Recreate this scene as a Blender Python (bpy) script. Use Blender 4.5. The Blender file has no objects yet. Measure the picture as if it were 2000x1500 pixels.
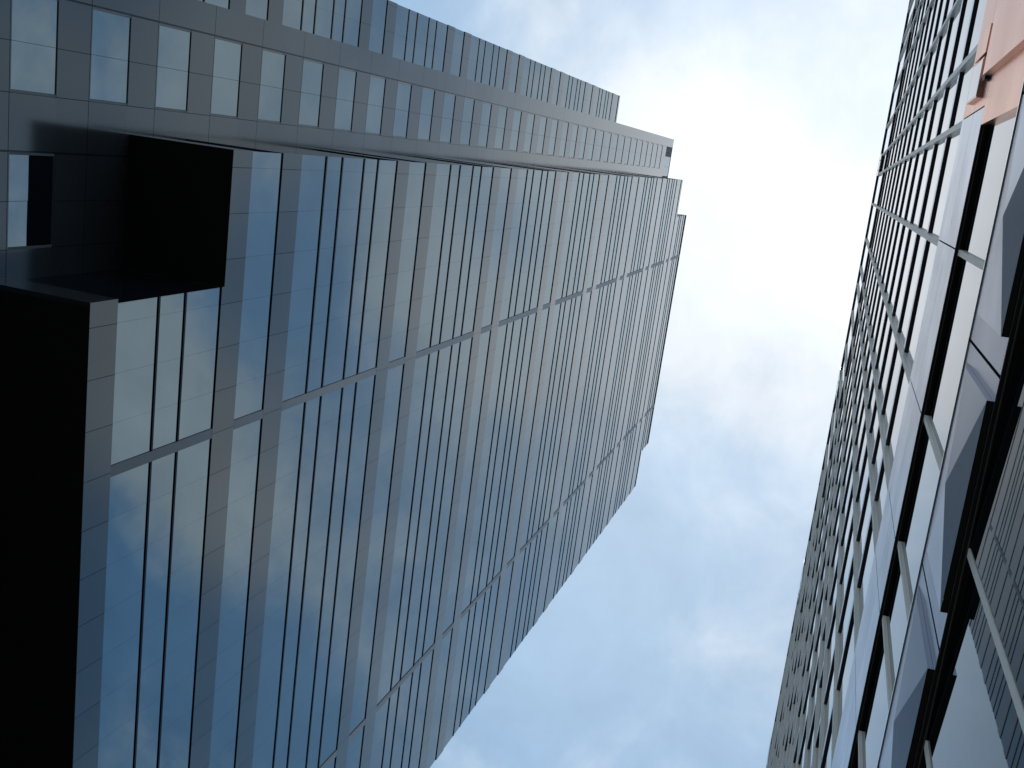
import bpy, math, random
from mathutils import Matrix, Vector
random.seed(7)
sc = bpy.context.scene
COL = sc.collection
EYE = 1.6                      # eye height; street level is z = 0

# ------------------------------------------------------------------ camera
cam_d = bpy.data.cameras.new('camera'); cam = bpy.data.objects.new('camera', cam_d); COL.objects.link(cam)
cam_d.sensor_width = 36.0; cam_d.sensor_fit = 'HORIZONTAL'; cam_d.lens = 35.93
cam_d.clip_start = 0.05; cam_d.clip_end = 5000
# the picture was taken with the camera held sideways and tipped back towards the zenith
def hun(h, u, n): return Vector((h, -n, u))          # along the street, up, towards the near wall
fw = hun(0.22528239, 0.93446594, -0.2757195)
rt = hun(-0.13007471, 0.30930812, 0.94202391)
dn = hun(0.96557155, -0.17635727, 0.19123206)
m = Matrix((rt, -dn, -fw)).transposed()
cam.matrix_world = Matrix.Translation((0, 0, EYE)) @ m.to_4x4()
sc.camera = cam

# ------------------------------------------------------------------ sky and sun
SUN = hun(-0.110, 0.993, 0.035).normalized()        # hidden behind thin cloud, just over the near building's roof
GLOW = (-0.01, 0.135)                                # where the cloud deck is thinnest and brightest
sun_el = math.asin(SUN.z); sun_az = math.atan2(SUN.x, SUN.y)
world = bpy.data.worlds.new('World'); sc.world = world; world.use_nodes = True
nt = world.node_tree; nt.nodes.clear()

class NB:                                           # tiny node-building helper
    def __init__(s, tree): s.t = tree
    def n(s, typ, **kw):
        nd = s.t.nodes.new(typ)
        for k, v in kw.items(): setattr(nd, k, v)
        return nd
    def link(s, a, b): s.t.links.new(a, b)
    def val(s, sock, v):
        if hasattr(v, 'is_output') or hasattr(v, 'links'): s.link(v, sock)
        else: sock.default_value = v
    def math(s, op, a, b=None, c=None, clamp=False):
        nd = s.n('ShaderNodeMath', operation=op, use_clamp=clamp)
        s.val(nd.inputs[0], a)
        if b is not None: s.val(nd.inputs[1], b)
        if c is not None: s.val(nd.inputs[2], c)
        return nd.outputs[0]
    def smooth(s, v, lo, hi, a=0.0, b=1.0):
        nd = s.n('ShaderNodeMapRange', interpolation_type='SMOOTHSTEP')
        s.val(nd.inputs[0], v)
        for i, x in enumerate((lo, hi, a, b)): nd.inputs[1 + i].default_value = x
        return nd.outputs[0]
    def noise(s, vec, scale, detail=6, rough=.55, dist=0.0):
        nd = s.n('ShaderNodeTexNoise'); s.link(vec, nd.inputs['Vector'])
        nd.inputs['Scale'].default_value = scale; nd.inputs['Detail'].default_value = detail
        nd.inputs['Roughness'].default_value = rough; nd.inputs['Distortion'].default_value = dist
        return nd.outputs['Fac']
    def mixc(s, f, a, b):
        nd = s.n('ShaderNodeMix', data_type='RGBA'); s.val(nd.inputs[0], f)
        s.val(nd.inputs[6], a); s.val(nd.inputs[7], b); return nd.outputs[2]

B = NB(nt)
geo = B.n('ShaderNodeTexCoord')
sep = B.n('ShaderNodeSeparateXYZ'); B.link(geo.outputs['Generated'], sep.inputs[0])
zc = B.math('MAXIMUM', sep.outputs[2], 0.12)
px = B.math('DIVIDE', sep.outputs[0], zc); py = B.math('DIVIDE', sep.outputs[1], zc)
pl = B.n('ShaderNodeCombineXYZ'); B.link(px, pl.inputs[0]); B.link(py, pl.inputs[1]); pl.inputs[2].default_value = 3.7
pl = pl.outputs[0]                                  # position on a flat cloud deck above the town
def blob(cx, cy, r):                                # a thicker (or thinner) patch of the cloud deck
    dx = B.math('SUBTRACT', px, cx); dy = B.math('SUBTRACT', py, cy)
    d2 = B.math('ADD', B.math('MULTIPLY', dx, dx), B.math('MULTIPLY', dy, dy))
    return B.math('EXPONENT', B.math('MULTIPLY', d2, -1.0 / (r * r)))
n_big = B.noise(pl, 3.2, 9, .56, .5)
n_fine = B.noise(pl, 9.0, 7, .6, .3)
cov = B.math('ADD', B.math('MULTIPLY', n_big, .75), B.math('MULTIPLY', n_fine, .25))
for cx, cy, r, w in ((0.0, .12, .19, .30), (.15, .09, .12, .06), (-.17, .48, .15, -.14), (.55, .05, .22, -.05), (.47, .23, .16, -.26),
                     (.08, -.16, .17, .24), (-.04, -.32, .10, .22), (-.04, -.62, .13, .20), (-.03, -.88, .10, .14), (.29, -.75, .12, .30), (.47, -.66, .12, .26), (.13, -.43, .08, .30), (.20, -.30, .08, .22),
                     (.20, -.57, .10, -.18), (.64, -.80, .13, -.26), (.70, -.54, .15, -.18), (.10, -.33, .05, -.14), (.35, -.48, .10, -.12)):
    cov = B.math('ADD', cov, B.math('MULTIPLY', blob(cx, cy, r), w))
wide = blob(.25, .10, .7)
dens = B.smooth(cov, .37, .72)
dens = B.math('ADD', B.math('MULTIPLY', dens, B.math('MULTIPLY_ADD', wide, -.30, 1.0)), B.math('MULTIPLY', wide, .12), clamp=True)
hor = B.smooth(sep.outputs[2], .66, .25)              # milky band towards the horizon
dens = B.math('ADD', dens, B.math('MULTIPLY', hor, .6), clamp=True)
mask = B.math('MULTIPLY_ADD', dens, .26, .72)       # thin high haze everywhere, thicker cloud in places
glow = B.math('ADD', blob(GLOW[0], GLOW[1], .17), blob(.06, -.16, .17))
bright = B.math('ADD', B.math('MULTIPLY_ADD', glow, .26, .56), B.math('MULTIPLY_ADD', wide, .20, B.math('MULTIPLY_ADD', n_fine, .36, B.math('MULTIPLY', hor, .35))))
sky = B.n('ShaderNodeTexSky', sky_type='NISHITA', sun_disc=False)
sky.sun_elevation = sun_el; sky.sun_rotation = sun_az; sky.air_density = 1.0; sky.dust_density = 1.2; sky.ozone_density = 1.6
bg1 = B.n('ShaderNodeBackground'); B.link(sky.outputs[0], bg1.inputs[0]); bg1.inputs[1].default_value = .12
bg2 = B.n('ShaderNodeBackground'); B.link(B.mixc(dens, B.mixc(wide, (.18, .50, .90, 1), (.56, .78, 1.0, 1)), B.mixc(wide, (.82, .94, 1.0, 1), (.965, .98, 1.0, 1))), bg2.inputs[0]); B.link(bright, bg2.inputs[1])
mx = B.n('ShaderNodeMixShader'); B.link(mask, mx.inputs[0]); B.link(bg1.outputs[0], mx.inputs[1]); B.link(bg2.outputs[0], mx.inputs[2])
wo = B.n('ShaderNodeOutputWorld'); B.link(mx.outputs[0], wo.inputs[0])

sl = bpy.data.lights.new('sun', 'SUN'); so = bpy.data.objects.new('sun', sl); COL.objects.link(so)
sl.energy = .8; sl.angle = math.radians(2); sl.color = (1.0, .97, .92)
so.rotation_euler = SUN.to_track_quat('Z', 'Y').to_euler(); so.location = (0, 0, 300)

vs = sc.view_settings; vs.view_transform = 'Standard'; vs.look = 'None'; vs.exposure = 0.0; vs.gamma = 1.0

# ------------------------------------------------------------------ materials
def new_mat(name):
    mt = bpy.data.materials.new(name); mt.use_nodes = True
    b = NB(mt.node_tree); p = mt.node_tree.nodes['Principled BSDF']
    return mt, b, p
def obj_xyz(b):
    tc = b.n('ShaderNodeTexCoord'); s = b.n('ShaderNodeSeparateXYZ'); b.link(tc.outputs['Object'], s.inputs[0])
    return tc.outputs['Object'], s.outputs[0], s.outputs[1], s.outputs[2]
def line(b, c, period, off, w):                     # 1 on thin joints every `period`
    t = b.math('FRACT', b.math('MULTIPLY_ADD', c, 1.0 / period, .5 - off / period))
    d = b.math('ABSOLUTE', b.math('SUBTRACT', t, .5))
    return b.math('LESS_THAN', d, w * .5 / period)
def cell(b, x, z, pxx, ox, pz, oz):                 # one random tone per panel
    cx = b.math('FLOOR', b.math('MULTIPLY_ADD', x, 1.0 / pxx, -ox / pxx))
    cz = b.math('FLOOR', b.math('MULTIPLY_ADD', z, 1.0 / pz, -oz / pz))
    cv = b.n('ShaderNodeCombineXYZ'); b.link(cx, cv.inputs[0]); b.link(cz, cv.inputs[1])
    w = b.n('ShaderNodeTexWhiteNoise', noise_dimensions='2D'); b.link(cv.outputs[0], w.inputs['Vector'])
    return w.outputs['Value']

def granite(name, xl, zl, base=.04):
    mt, b, p = new_mat(name)
    co, x, y, z = obj_xyz(b)
    sp = b.noise(co, 24.0, 3, .7)
    lg = b.noise(co, .35, 4, .5)
    t = cell(b, x, z, xl[0][0], xl[0][1], FL, T(0))
    k = b.math('ADD', b.math('MULTIPLY', sp, .35), b.math('ADD', b.math('MULTIPLY', lg, .35), b.math('MULTIPLY', t, .16)))
    k = b.math('ADD', k, .55)
    j = None
    for per, off, w in xl:
        l = line(b, x, per, off, w); j = l if j is None else b.math('MAXIMUM', j, l)
    for per, off, w in zl:
        l = line(b, z, per, off, w); j = l if j is None else b.math('MAXIMUM', j, l)
    k = b.math('MULTIPLY', k, b.math('MULTIPLY_ADD', j, -.72, 1.0))
    c = b.n('ShaderNodeVectorMath', operation='SCALE'); c.inputs[0].default_value = (base * .86, base * 1.0, base * 1.14); b.link(k, c.inputs['Scale'])
    b.link(c.outputs[0], p.inputs['Base Color'])
    p.inputs['Roughness'].default_value = .12; p.inputs['IOR'].default_value = 1.9; p.inputs['Specular Tint'].default_value = (.86, .95, 1.0, 1)
    b.link(b.math('MULTIPLY', b.math('MULTIPLY_ADD', t, .05, .40), b.math('MULTIPLY_ADD', j, -.85, 1.0)), p.inputs['Specular IOR Level'])
    return mt

def glass(name, ior, base, tint, rough=.015, wave=.0012):
    mt, b, p = new_mat(name)
    co, x, y, z = obj_xyz(b)
    p.inputs['Base Color'].default_value = (*base, 1); p.inputs['Roughness'].default_value = rough
    p.inputs['IOR'].default_value = ior; p.inputs['Specular Tint'].default_value = (*tint, 1)
    nz = b.noise(co, .45, 2, .5)
    bp = b.n('ShaderNodeBump'); bp.inputs['Strength'].default_value = 1.0; bp.inputs['Distance'].default_value = wave
    b.link(nz, bp.inputs['Height']); b.link(bp.outputs[0], p.inputs['Normal'])
    return mt

def metal(name, col, rough, metallic=1.0, var=.08, spec=.5):
    mt, b, p = new_mat(name); p.inputs['Specular IOR Level'].default_value = spec
    co, x, y, z = obj_xyz(b)
    n1 = b.noise(co, 1.3, 5, .6); n2 = b.noise(co, 40.0, 2, .6)
    k = b.math('ADD', b.math('MULTIPLY', n1, var * 2), b.math('MULTIPLY_ADD', n2, var * .7, 1.0 - var * 1.35))
    c = b.n('ShaderNodeVectorMath', operation='SCALE'); c.inputs[0].default_value = col; b.link(k, c.inputs['Scale'])
    b.link(c.outputs[0], p.inputs['Base Color'])
    p.inputs['Metallic'].default_value = metallic
    b.link(b.math('MULTIPLY_ADD', n1, .12, rough - .06), p.inputs['Roughness'])
    return mt

D = 24.0                                            # street width to the glass tower's front
DB = 29.09; DR = 35.38                              # its two stepped-back planes
FL = .1708 * D                                      # storey height
def T(k): return (1.71 + .1708 * k) * D + EYE       # head of the windows on storey k
def Z(u): return u * D + EYE

M_GRAN = granite('polished_grey_granite', [(1.9, .45, .026)], [])
M_GRANB = granite('polished_grey_granite_panels', [(5.70, -3.11, .034), (5.70, .49, .030), (5.70, -1.30, .026), (5.70, 2.55, .03)], [(FL, T(0) - 2.33, .034)])
M_GLASS = glass('coated_blue_glass', 3.1, (.006, .010, .016), (.74, .91, 1.0))
M_GLASSR = glass('clear_grey_glass', 1.52, (.004, .006, .008), (.85, .95, 1.0), .01, .0004)
M_BAND = metal('honed_grey_granite', (.20, .22, .24), .55, .0, .1, .35)
M_GLASSL = glass('tinted_grey_glass', 1.37, (.003, .006, .009), (.7, .9, 1.0), .01, .0004)
M_MULL = metal('dark_navy_aluminium', (.012, .017, .032), .45, .0, .08, .12)
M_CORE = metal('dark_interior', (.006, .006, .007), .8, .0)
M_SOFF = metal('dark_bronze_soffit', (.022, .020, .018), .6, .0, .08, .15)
M_FRAME = metal('grey_window_frame', (.10, .115, .125), .35, .0)
M_CAP = metal('parapet_capping', (.30, .32, .34), .4, .0)
M_LOUV = metal('grey_louvre_metal', (.30, .30, .30), .55, .0)
M_PANEL = metal('brushed_silver_cladding', (.58, .59, .62), .24, 1.0, .05)
M_PANEL.node_tree.nodes['Principled BSDF'].inputs['Specular Tint'].default_value = (.84, .86, .90, 1)
M_FOLD = metal('dull_silver_folded_cladding', (.44, .45, .48), .22, 1.0, .06)
M_FOLD.node_tree.nodes['Principled BSDF'].inputs['Specular Tint'].default_value = (.66, .68, .73, 1)
M_FIN = metal('light_grey_fin_paint', (.80, .79, .73), .38, .0, .07)
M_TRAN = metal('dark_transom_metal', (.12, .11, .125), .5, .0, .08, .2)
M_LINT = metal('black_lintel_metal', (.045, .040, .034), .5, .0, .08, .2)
M_PINK = metal('sun_glow_tinted_cladding', (.88, .56, .45), .28, 1.0, .05)  # silver cladding with the sun's warm glow put into its colour
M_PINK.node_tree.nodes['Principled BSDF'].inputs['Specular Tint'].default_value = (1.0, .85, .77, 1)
M_TRIM = metal('bright_metal_trim', (.75, .75, .76), .2, 1.0)
M_WHITE = metal('white_cover_plate', (.78, .78, .79), .45, .0, .03)
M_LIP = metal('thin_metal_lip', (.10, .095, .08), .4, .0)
M_BOLT = metal('dark_bolt', (.05, .05, .06), .5, .5)

# ------------------------------------------------------------------ mesh helpers
class MB:
    def __init__(s): s.v = []; s.f = []
    def quad(s, *pts):
        i = len(s.v); s.v += [tuple(q) for q in pts]; s.f.append(tuple(range(i, i + len(pts)))); return s
    def box(s, x0, x1, y0, y1, z0, z1):
        if x1 <= x0 or z1 <= z0 or y1 <= y0: return s
        i = len(s.v)
        s.v += [(x, y, z) for z in (z0, z1) for x, y in ((x0, y0), (x1, y0), (x1, y1), (x0, y1))]
        s.f += [tuple(i + k for k in q) for q in ((3, 2, 1, 0), (4, 5, 6, 7), (0, 1, 5, 4), (1, 2, 6, 5), (2, 3, 7, 6), (3, 0, 4, 7))]
        return s
    def build(s, name, mat, parent=None, kind=None):
        me = bpy.data.meshes.new(name); me.from_pydata(s.v, [], s.f); me.update()
        mats = mat if isinstance(mat, (list, tuple)) else [mat]
        for q in mats: me.materials.append(q)
        o = bpy.data.objects.new(name, me); COL.objects.link(o)
        if parent is not None:
            o.parent = parent
            if 'base' in parent: o.location = -Vector(parent['base'])   # keep the thing's own coordinates
        if kind: o['kind'] = kind
        return o

def thing(name, label, cat, base, rz=0.0):
    o = bpy.data.objects.new(name, None); COL.objects.link(o)
    o.rotation_euler = (0, 0, rz); o.location = Matrix.Rotation(rz, 4, 'Z') @ Vector(base)
    o['base'] = base; o['label'] = label; o['category'] = cat; o.empty_display_size = 2
    return o

# ------------------------------------------------------------------ ground
def sheet(name, x0, x1, y0, y1, z, mat):
    o = MB().quad((x0, y0, z), (x1, y0, z), (x1, y1, z), (x0, y1, z)).build(name, mat, kind='structure'); return o
M_ASPH = metal('asphalt', (.05, .05, .05), .9, .0, .2)
M_PAVE = metal('paving', (.16, .155, .15), .85, .0, .15)
sheet('ground', -2500, 2500, -2500, 2500, -.16, M_ASPH)
sheet('road', -400, 400, 3.0, 19.0, -.156 + .004, M_ASPH)
MB().box(-400, 400, -1.6, 3.0, -.15, 0.0).build('pavement', M_PAVE, kind='structure')
MB().box(-400, 400, 19.0, 29.0, -.15, 0.0).build('pavement', M_PAVE, kind='structure')

# ------------------------------------------------------------------ the glass tower across the street
tower = thing('office_tower', 'tall blue glass and grey granite tower with stepped roofline and dark notch', 'office tower', (20.0, 24.0, 0.0))
X0, XN, X1 = 1.64, 7.30, 51.5                       # main front: left edge, notch edge, right edge
B1 = (13.50, 13.93); B2 = (38.65, 39.10)            # two upright granite bands
XA, XC = 7.15, 45.6
def roof(x): return Z(6.53) if x < XA else (Z(6.94) if x < XC else Z(6.68))
ZS, ZNS = Z(1.208), Z(1.547)                        # undersides: main volume, notch
REC = .058                                           # glass set back behind the stone

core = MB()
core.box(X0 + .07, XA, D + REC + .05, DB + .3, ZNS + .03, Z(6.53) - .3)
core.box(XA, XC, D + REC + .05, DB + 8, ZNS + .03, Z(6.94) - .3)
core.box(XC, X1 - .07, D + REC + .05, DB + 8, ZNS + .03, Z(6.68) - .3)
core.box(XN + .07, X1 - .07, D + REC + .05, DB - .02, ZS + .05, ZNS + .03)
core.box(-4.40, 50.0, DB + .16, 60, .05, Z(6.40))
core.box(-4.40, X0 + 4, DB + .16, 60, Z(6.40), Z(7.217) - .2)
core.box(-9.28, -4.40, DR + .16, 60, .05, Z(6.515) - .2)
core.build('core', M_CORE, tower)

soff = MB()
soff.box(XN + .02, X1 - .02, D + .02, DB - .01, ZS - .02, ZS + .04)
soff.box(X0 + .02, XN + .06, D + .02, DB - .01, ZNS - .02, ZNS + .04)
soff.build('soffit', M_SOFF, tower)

# stone rows of the main front
rows = []
rows.append((ZS, Z(1.268)))
for mm in range(-1, 8):
    rows.append((T(4 * mm + 3), T(4 * mm + 4) - .103 * D))
    rows.append((T(4 * mm + 4), T(4 * mm + 5) - .101 * D))
wall = MB()
for z0, z1 in rows:
    if z0 < ZNS and z1 > ZNS - .5:                  # the row that forms the notch's lintel
        wall.box(X0, XN, D, DB - .03, ZNS - .01, z1); wall.box(XN, X1, D, DB - .03, z0, z1); continue
    a = XN if z1 < ZNS else X0
    for xa, xb in ((a, XA), (XA, XC), (XC, X1)):
        if xb <= xa: continue
        r = roof((xa + xb) / 2); zz = min(z1, r)
        if z0 < r: wall.box(xa, xb, D, DB - .03, z0, zz)
wall.build('spandrel_wall', M_GRAN, tower)
for xa, xb in (B1, B2):
    MB().box(xa, xb, D + .004, D + .10, ZS + .01, Z(6.94) - .05).build('stone_band', M_BAND, tower)
# parapets
for xa, xb, zr in ((X0, XA, Z(6.53)), (XA, XC, Z(6.94)), (XC, X1, Z(6.68))):
    MB().box(xa, xb if xb == X1 else xb - .004, D + .006, D + .5, zr + .002, zr + .22).build('parapet_cap', M_CAP, tower)
MB().box(XA - .02, XA + .25, D + .52, DB, Z(6.53) + .3, Z(6.94)).build('roof_return', M_FRAME, tower)
MB().box(XC - .25, XC + .02, D + .52, DB, Z(6.68) + .3, Z(6.94)).build('roof_return', M_FRAME, tower)

def pane_grid(gl, xs, zr, y, gap=.006, tilt=.0006):
    for (z0, z1) in zr:
        for i in range(len(xs) - 1):
            a, b2 = xs[i] + gap / 2, xs[i + 1] - gap / 2
            if b2 - a < .05: continue
            w, h = b2 - a, z1 - z0; tx = random.uniform(-tilt, tilt) * w; tz = random.uniform(-tilt, tilt) * h
            gl.quad((a, y - tx - tz, z0), (b2, y + tx - tz, z0), (b2, y + tx + tz, z1), (a, y - tx + tz, z1))
def xjoints(a, b2, mod=1.9, off=.45):
    k = math.ceil((a - off + .25) / mod); xs = [a]
    while off + k * mod < b2 - .25: xs.append(off + k * mod); k += 1
    return xs + [b2]
def ribbon(a, b2, zrows, y, mull, side=None):
    """one ribbon of glass: panes, dark bars between its rows, black head line"""
    gl = MB(); pane_grid(gl, xjoints(a, b2), zrows, y)
    w = gl.build('ribbon_window', M_GLASS, tower)
    fr = MB()
    for zz in mull: fr.box(a, b2, y - REC + .012, y + .04, zz - .05, zz + .05)
    fr.box(a, b2, y - REC + .03, y + .04, zrows[-1][1] - .03, zrows[-1][1] - .002)   # head
    fr.box(a, b2, y - REC + .03, y + .04, zrows[0][0] + .002, zrows[0][0] + .03)     # sill
    fr.build('frame', M_MULL, w)
    return w
def group_rows(k1, k3, lo, top):
    zr, mull = [], []
    for k in range(k1, k3 + 1):
        t, bt = T(k), max(T(k) - .101 * D, lo)
        if bt >= min(t, top) - .1: continue
        if k > k1 and T(k - 1) >= lo:
            zr.append((max(T(k - 1), lo), bt)); mull += [T(k - 1), bt]
        zr.append((bt, min(t, top)))
        if t >= top: break
    return zr, [q for q in mull if q < top]
YG = D + REC
def segments(zmid, lo_x):
    out = []
    for a, b2 in ((lo_x, B1[0]), (B1[1], B2[0]), (B2[1], X1 - .02)):
        cuts = [a] + [c for c in (XA, XC) if a < c < b2] + [b2]
        parts = [(cuts[i], cuts[i + 1]) for i in range(len(cuts) - 1)]
        # join neighbours that both reach this storey
        cur = None
        for p0, p1 in parts:
            ok = roof((p0 + p1) / 2) - .4 > zmid
            if ok:
                cur = (cur[0], p1) if cur else (p0, p1)
            elif cur: out.append(cur); cur = None
        if cur: out.append(cur)
    return out
for mm in range(-1, 8):
    k1, k3 = 4 * mm + 1, 4 * mm + 3
    lo = Z(1.268) if mm == -1 else 0
    lx = XN + .02 if mm == -1 else X0 + .02
    if mm < 6:
        for a, b2 in segments(T(k1) - 1, lx):
            zr, mu = group_rows(k1, k3, lo, 1e9); ribbon(a, b2, zr, YG, mu)
    else:                                            # near the uneven roofline, storey by storey
        done = set()
        for a, b2 in segments(T(k1) - 1, lx):
            r = min(roof(a + .1), 1e9)
            cuts = [a] + [c for c in (XA, XC) if a < c < b2] + [b2]
            for i in range(len(cuts) - 1):
                rr = roof((cuts[i] + cuts[i + 1]) / 2) - .5
                zr, mu = group_rows(k1, k3, 0, rr)
                if zr: ribbon(cuts[i], cuts[i + 1], zr, YG, mu)
    ks = 4 * mm + 4
    for a, b2 in segments(T(ks) - 1.2, X0 + .02):
        ribbon(a, b2, [(T(ks) - .103 * D, T(ks))], YG, [])
# glass on the flank of the main front, and on the flank inside the notch
def flank(x, z0, z1):
    MB().quad((x, DB, z0), (x, D + .05, z0), (x, D + .05, z1), (x, DB, z1)).build('side_window', M_GLASS, tower)
for mm in range(0, 7): flank(X0 + .05, T(4 * mm + 1) - .101 * D, min(T(4 * mm + 3), Z(6.5)))
for mm in range(-1, 7): flank(X0 + .05, T(4 * mm + 4) - .103 * D, T(4 * mm + 4))
flank(XN + .05, Z(1.268), ZNS)

# the stepped-back granite bay with single windows
XBL = -4.45
COLS = ((-3.11, .49), (2.59, 6.20))
WH = .0945 * D
ZBR = Z(7.217)
bay = MB()
bay.box(XBL, COLS[0][0], DB, DB + .5, 0, ZBR)
bay.box(COLS[0][1], X0 + .3, DB, DB + .5, ZNS, Z(6.98))
bay.box(COLS[0][1], COLS[1][0], DB, DB + .5, 0, ZNS)
bay.box(COLS[1][1], 26.0, DB, DB + .5, 0, ZNS)
KT = 30
for (xa, xb), kmax in ((COLS[0], KT), (COLS[1], -2)):
    prev = 0.0
    for k in range(-9, kmax + 1):
        z0, z1 = T(k) - WH, T(k)
        bay.box(xa, xb, DB, DB + .5, prev, z0); prev = z1
    bay.box(xa, xb, DB, DB + .5, prev, Z(6.98) if kmax == KT else ZNS)
bay.build('bay_wall', M_GRANB, tower)
for (xa, xb), ks in ((COLS[0], range(-4, KT + 1)), (COLS[1], range(-5, -1))):
    for k in ks:
        z0, z1 = T(k) - WH, T(k)
        f = .10
        gl = MB(); xm = (xa + xb) / 2
        pane_grid(gl, [xa + f, xm, xb - f], [(z0 + .03, z1 - .02)], DB + .045, .014, .0004)
        w = gl.build('window', M_GLASS, tower)
        fr = MB()
        fr.box(xa, xa + f, DB + .012, DB + .2, z0, z1); fr.box(xb - f, xb, DB + .012, DB + .2, z0, z1)
        fr.box(xa + f, xb - f, DB + .02, DB + .2, z1 - .02, z1); fr.box(xa + f, xb - f, DB + .02, DB + .2, z0, z0 + .03)
        fr.build('frame', M_FRAME, w)
# top storey of the bay
gl = MB(); pane_grid(gl, [-1.55, .1, 1.60], [(Z(6.985), ZBR - .25)], DB + .05, .03, .001)
gl.build('window', M_GLASS, tower)
lv = MB(); lv.box(COLS[0][0] + .01, -1.60, DB + .10, DB + .3, Z(6.98) + .02, ZBR - .25)
for i in range(9):
    z = Z(6.98) + .3 + i * .55; lv.box(COLS[0][0] + .02, -1.61, DB + .03, DB + .12, z, z + .12)
lv.build('vent_grille', M_LOUV, tower)
MB().box(XBL - .03, X0 + .3, DB + .006, DB + .6, ZBR + .002, ZBR + .2).build('parapet_cap', M_CAP, tower)

# the rearmost front beyond the bay
XRL = -9.34
for mm in range(-3, 8):
    for z0, z1 in ((T(4 * mm + 3), T(4 * mm + 4) - .103 * D), (T(4 * mm + 4), T(4 * mm + 5) - .101 * D)):
        z0, z1 = max(z0, 0), min(z1, Z(6.515))
        if z1 > z0: MB().box(XRL, XBL + .2, DR, DR + 20, z0, z1).build('rear_spandrel', M_GRAN, tower)
for mm in range(-1, 7):
    zr, mu = group_rows(4 * mm + 1, 4 * mm + 3, 0, Z(6.515) - .3)
    if zr: ribbon(XRL + .02, XBL + .1, zr, DR + REC, mu)
    if T(4 * mm + 4) < Z(6.5): ribbon(XRL + .02, XBL + .1, [(T(4 * mm + 4) - .103 * D, T(4 * mm + 4))], DR + REC, [])
MB().box(XRL - .03, XBL + .2, DR + .006, DR + .6, Z(6.515) + .002, Z(6.515) + .2).build('parapet_cap', M_CAP, tower)

# ------------------------------------------------------------------ the metal-clad building beside the camera
PSI = .01976
near = thing('metal_clad_building', 'silver clad building with upright fins, dark horizontal bars and folded metal panels', 'building', (12.0, -1.0, 0.0), -PSI)
def W(dist): return -dist                           # own y of a plane `dist` metres from the lens
ZN = lambda u: u + EYE
XS, XE = -12.0, 62.0
FX = []
k = -4
while True:
    for o_ in (0, .745, 1.95, 3.43):
        FX.append(-1.565 + 4.635 * k + o_)
    k += 1
    if -1.565 + 4.635 * k > XE: break
FX = sorted(x for x in FX if XS < x < XE)
ZTOP = 47.0
nc = MB(); nc.box(XS, XE, -18, W(1.09), 0, ZN(ZTOP) - .3); nc.build('core', M_CORE, near)

# glazing between the fins
TZ = [13.45, 15.35, 17.4, 19.4, 21.5, 23.6, 25.8, 28.0, 30.4, 33.0, 35.7]           # dark bars
zrow = [11.2] + TZ + [38.6]
for i in range(len(FX) - 1):
    g = MB(); a, b2 = FX[i] + .035, FX[i + 1] + .035
    pts = zrow + [ZTOP - .1]
    for j in range(len(pts) - 1):
        t = random.uniform(-.0006, .0006); s2 = random.uniform(-.0006, .0006)
        z0, z1 = ZN(pts[j]), ZN(pts[j + 1])
        g.quad((b2, W(1.0) + t, z0), (a, W(1.0) - t, z0), (a, W(1.0) - t + s2, z1), (b2, W(1.0) + t + s2, z1))
    g.build('glazing_bay', M_GLASSR, near)
for z in TZ + [38.3]:                                # silver box bars with a dark underside
    pj = .9755 if z < 38 else .957
    tr_ = MB().box(XS, XE, W(1.03), W(pj), ZN(z), ZN(z) + .2).build('transom', M_PANEL, near)
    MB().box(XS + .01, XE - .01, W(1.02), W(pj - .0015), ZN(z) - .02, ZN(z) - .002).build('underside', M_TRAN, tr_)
for x in FX:
    MB().box(x, x + .07, W(1.02), W(.947), ZN(11.3), ZN(ZTOP) - .2).build('fin', M_FIN, near)
MB().box(XS, XE, W(1.4), W(.952), ZN(ZTOP) - .05, ZN(ZTOP) + .35).build('roof_coping', M_TRAN, near)
narrow = [i for i in range(len(FX) - 1) if FX[i + 1] - FX[i] < .8]
for i in [q for q in narrow if round((FX[q] + 1.565) / 4.635) % 2 == 0]:
    pm = MB().box(FX[i] - .02, FX[i + 1] + .09, W(.96), W(.925), ZN(44.0), ZN(ZTOP) + .5).build('cover_plate', M_TRIM, near)
    bt = MB()
    for xx in (FX[i] + .2, FX[i + 1] - .15): bt.box(xx, xx + .05, W(.93), W(.915), ZN(44.6), ZN(45.2))
    bt.build('bolt', M_BOLT, pm)

# cladding band above the window strip
CLX = [x for x in FX if -8 < x < 40]
PIER = (-1.60, -.665)                               # solid pier that interrupts the window strip
for i in range(len(CLX) - 1):
    a, b2 = CLX[i] + .007, CLX[i + 1] - .007
    for z0, z1 in ((9.69, 10.485), (10.497, 11.48)):
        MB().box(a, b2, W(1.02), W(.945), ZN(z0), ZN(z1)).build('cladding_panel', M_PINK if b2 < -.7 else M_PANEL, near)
MB().box(-8, 40, W(1.08), W(.99), ZN(9.70), ZN(11.46)).build('cladding_backing', M_LINT, near)
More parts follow.
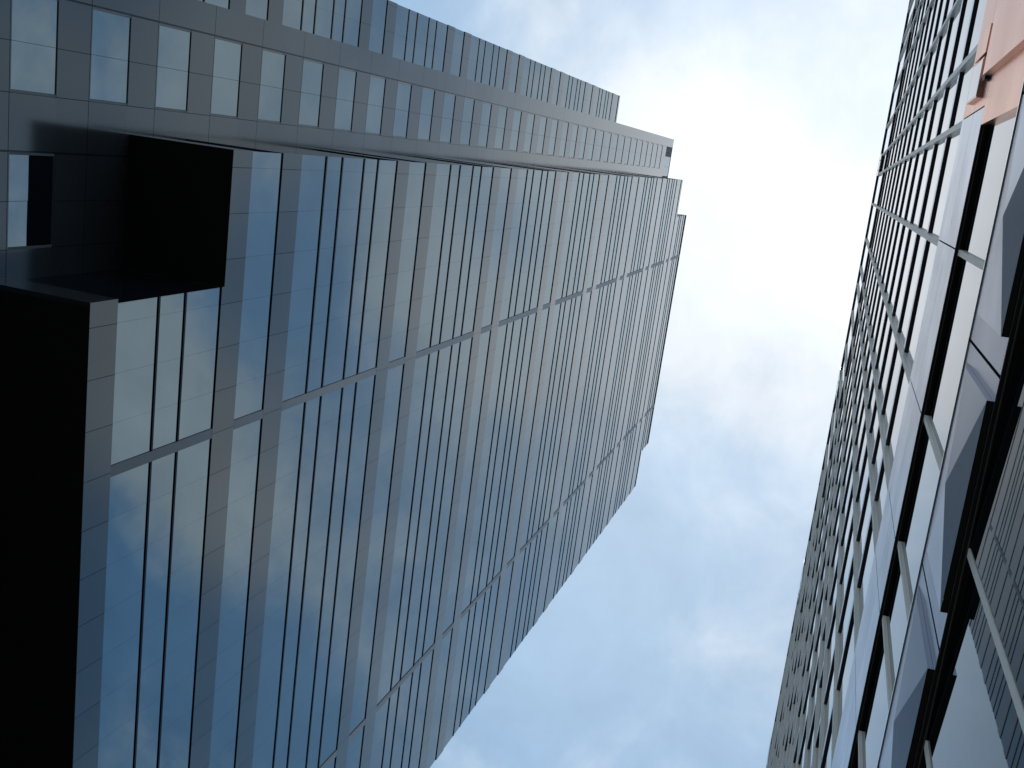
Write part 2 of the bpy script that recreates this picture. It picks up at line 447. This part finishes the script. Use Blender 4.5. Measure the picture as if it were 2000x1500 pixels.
# lintels over the two window strips: dark underside with a thin metal lip
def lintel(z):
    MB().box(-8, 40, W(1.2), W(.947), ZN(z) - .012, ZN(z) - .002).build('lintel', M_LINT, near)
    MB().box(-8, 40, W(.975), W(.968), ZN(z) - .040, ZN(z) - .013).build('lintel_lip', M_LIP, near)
lintel(9.685); lintel(6.03)
def strip(z0, z1, xs, nm):
    for i in range(len(xs) - 1):
        g = MB(); t = random.uniform(-.0005, .0005) + (.015 * (xs[i + 1] - xs[i]) if nm == 'lower_window' else 0)
        g.quad((xs[i + 1], W(1.0) + t, ZN(z0)), (xs[i], W(1.0) - t, ZN(z0)), (xs[i], W(1.0) - t, ZN(z1)), (xs[i + 1], W(1.0) + t, ZN(z1)))
        w = g.build(nm, M_GLASSL if nm == 'lower_window' else M_GLASSR, near)
        if not (PIER[0] - .2 < xs[i] < PIER[1] + .1 and nm == 'strip_window'):
            MB().box(xs[i], xs[i] + .05, W(1.03), W(.971), ZN(z0), ZN(z1) - .045).build('mullion', M_FIN, w)
WX = [-7.4] + [x for x in FX if -7 < x < 38]
strip(7.5, 9.68, WX, 'strip_window')
strip(1.5, 6.025, WX, 'lower_window')
MB().box(-8, 40, W(1.2), W(.945), .05, ZN(1.5)).build('plinth_wall', M_PANEL, near)

# flat spandrel between the strips, a joint every 1.63 m, and the folded boxes on it
JX = [.892 + 1.63 * j for j in range(-5, 23)]
for i in range(len(JX) - 1):
    MB().box(JX[i] + .011, JX[i + 1] - .011, W(1.04), W(.945), ZN(6.03), ZN(7.54)).build('spandrel_panel', M_FOLD, near)
    if JX[i] < -2.4: continue
    a, b2 = JX[i] + .145, JX[i + 1] - .215
    c = (a + b2) / 2
    zb, zt, za = ZN(6.075), ZN(7.16), ZN(6.57)
    yb, ya, yw = W(.912), W(.858), W(.944)
    mb = MB()
    BL, BR, TL, TR, A = (a, yb, zb), (b2, yb, zb), (a, yb, zt), (b2, yb, zt), (c, ya, za)
    bl, br, tl, tr = (a, yw, zb), (b2, yw, zb), (a, yw, zt + .3), (b2, yw, zt + .3)
    for q in ((BR, BL, A), (BL, TL, A), (TL, TR, A), (TR, BR, A), (BL, bl, tl, TL), (br, BR, TR, tr), (TL, tl, tr, TR)): mb.quad(*q)
    bx = mb.build('folded_panel', M_FOLD, near)
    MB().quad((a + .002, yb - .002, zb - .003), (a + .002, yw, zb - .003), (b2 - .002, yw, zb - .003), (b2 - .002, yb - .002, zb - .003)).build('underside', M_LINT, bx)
MB().box(-8, 40, W(1.01), W(.937), ZN(7.542), ZN(7.562)).build('sill_trim', M_TRIM, near)
MB().box(-8, 40, W(1.04), W(1.001), ZN(6.04), ZN(7.5)).build('spandrel_backing', M_LINT, near)

# the solid pier between two window runs
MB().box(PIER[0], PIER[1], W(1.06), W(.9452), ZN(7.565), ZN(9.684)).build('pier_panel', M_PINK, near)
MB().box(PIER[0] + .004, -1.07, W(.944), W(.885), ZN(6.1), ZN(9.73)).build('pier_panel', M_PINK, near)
MB().box(-1.10, -1.04, W(.944), W(.905), ZN(9.735), ZN(9.90)).build('pier_bracket', M_LINT, near)
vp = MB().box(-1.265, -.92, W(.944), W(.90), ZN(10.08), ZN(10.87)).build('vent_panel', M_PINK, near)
MB().box(-1.25, -.935, W(.902), W(.8975), ZN(10.10), ZN(10.85)).build('vent_glass', M_GLASSR, vp)
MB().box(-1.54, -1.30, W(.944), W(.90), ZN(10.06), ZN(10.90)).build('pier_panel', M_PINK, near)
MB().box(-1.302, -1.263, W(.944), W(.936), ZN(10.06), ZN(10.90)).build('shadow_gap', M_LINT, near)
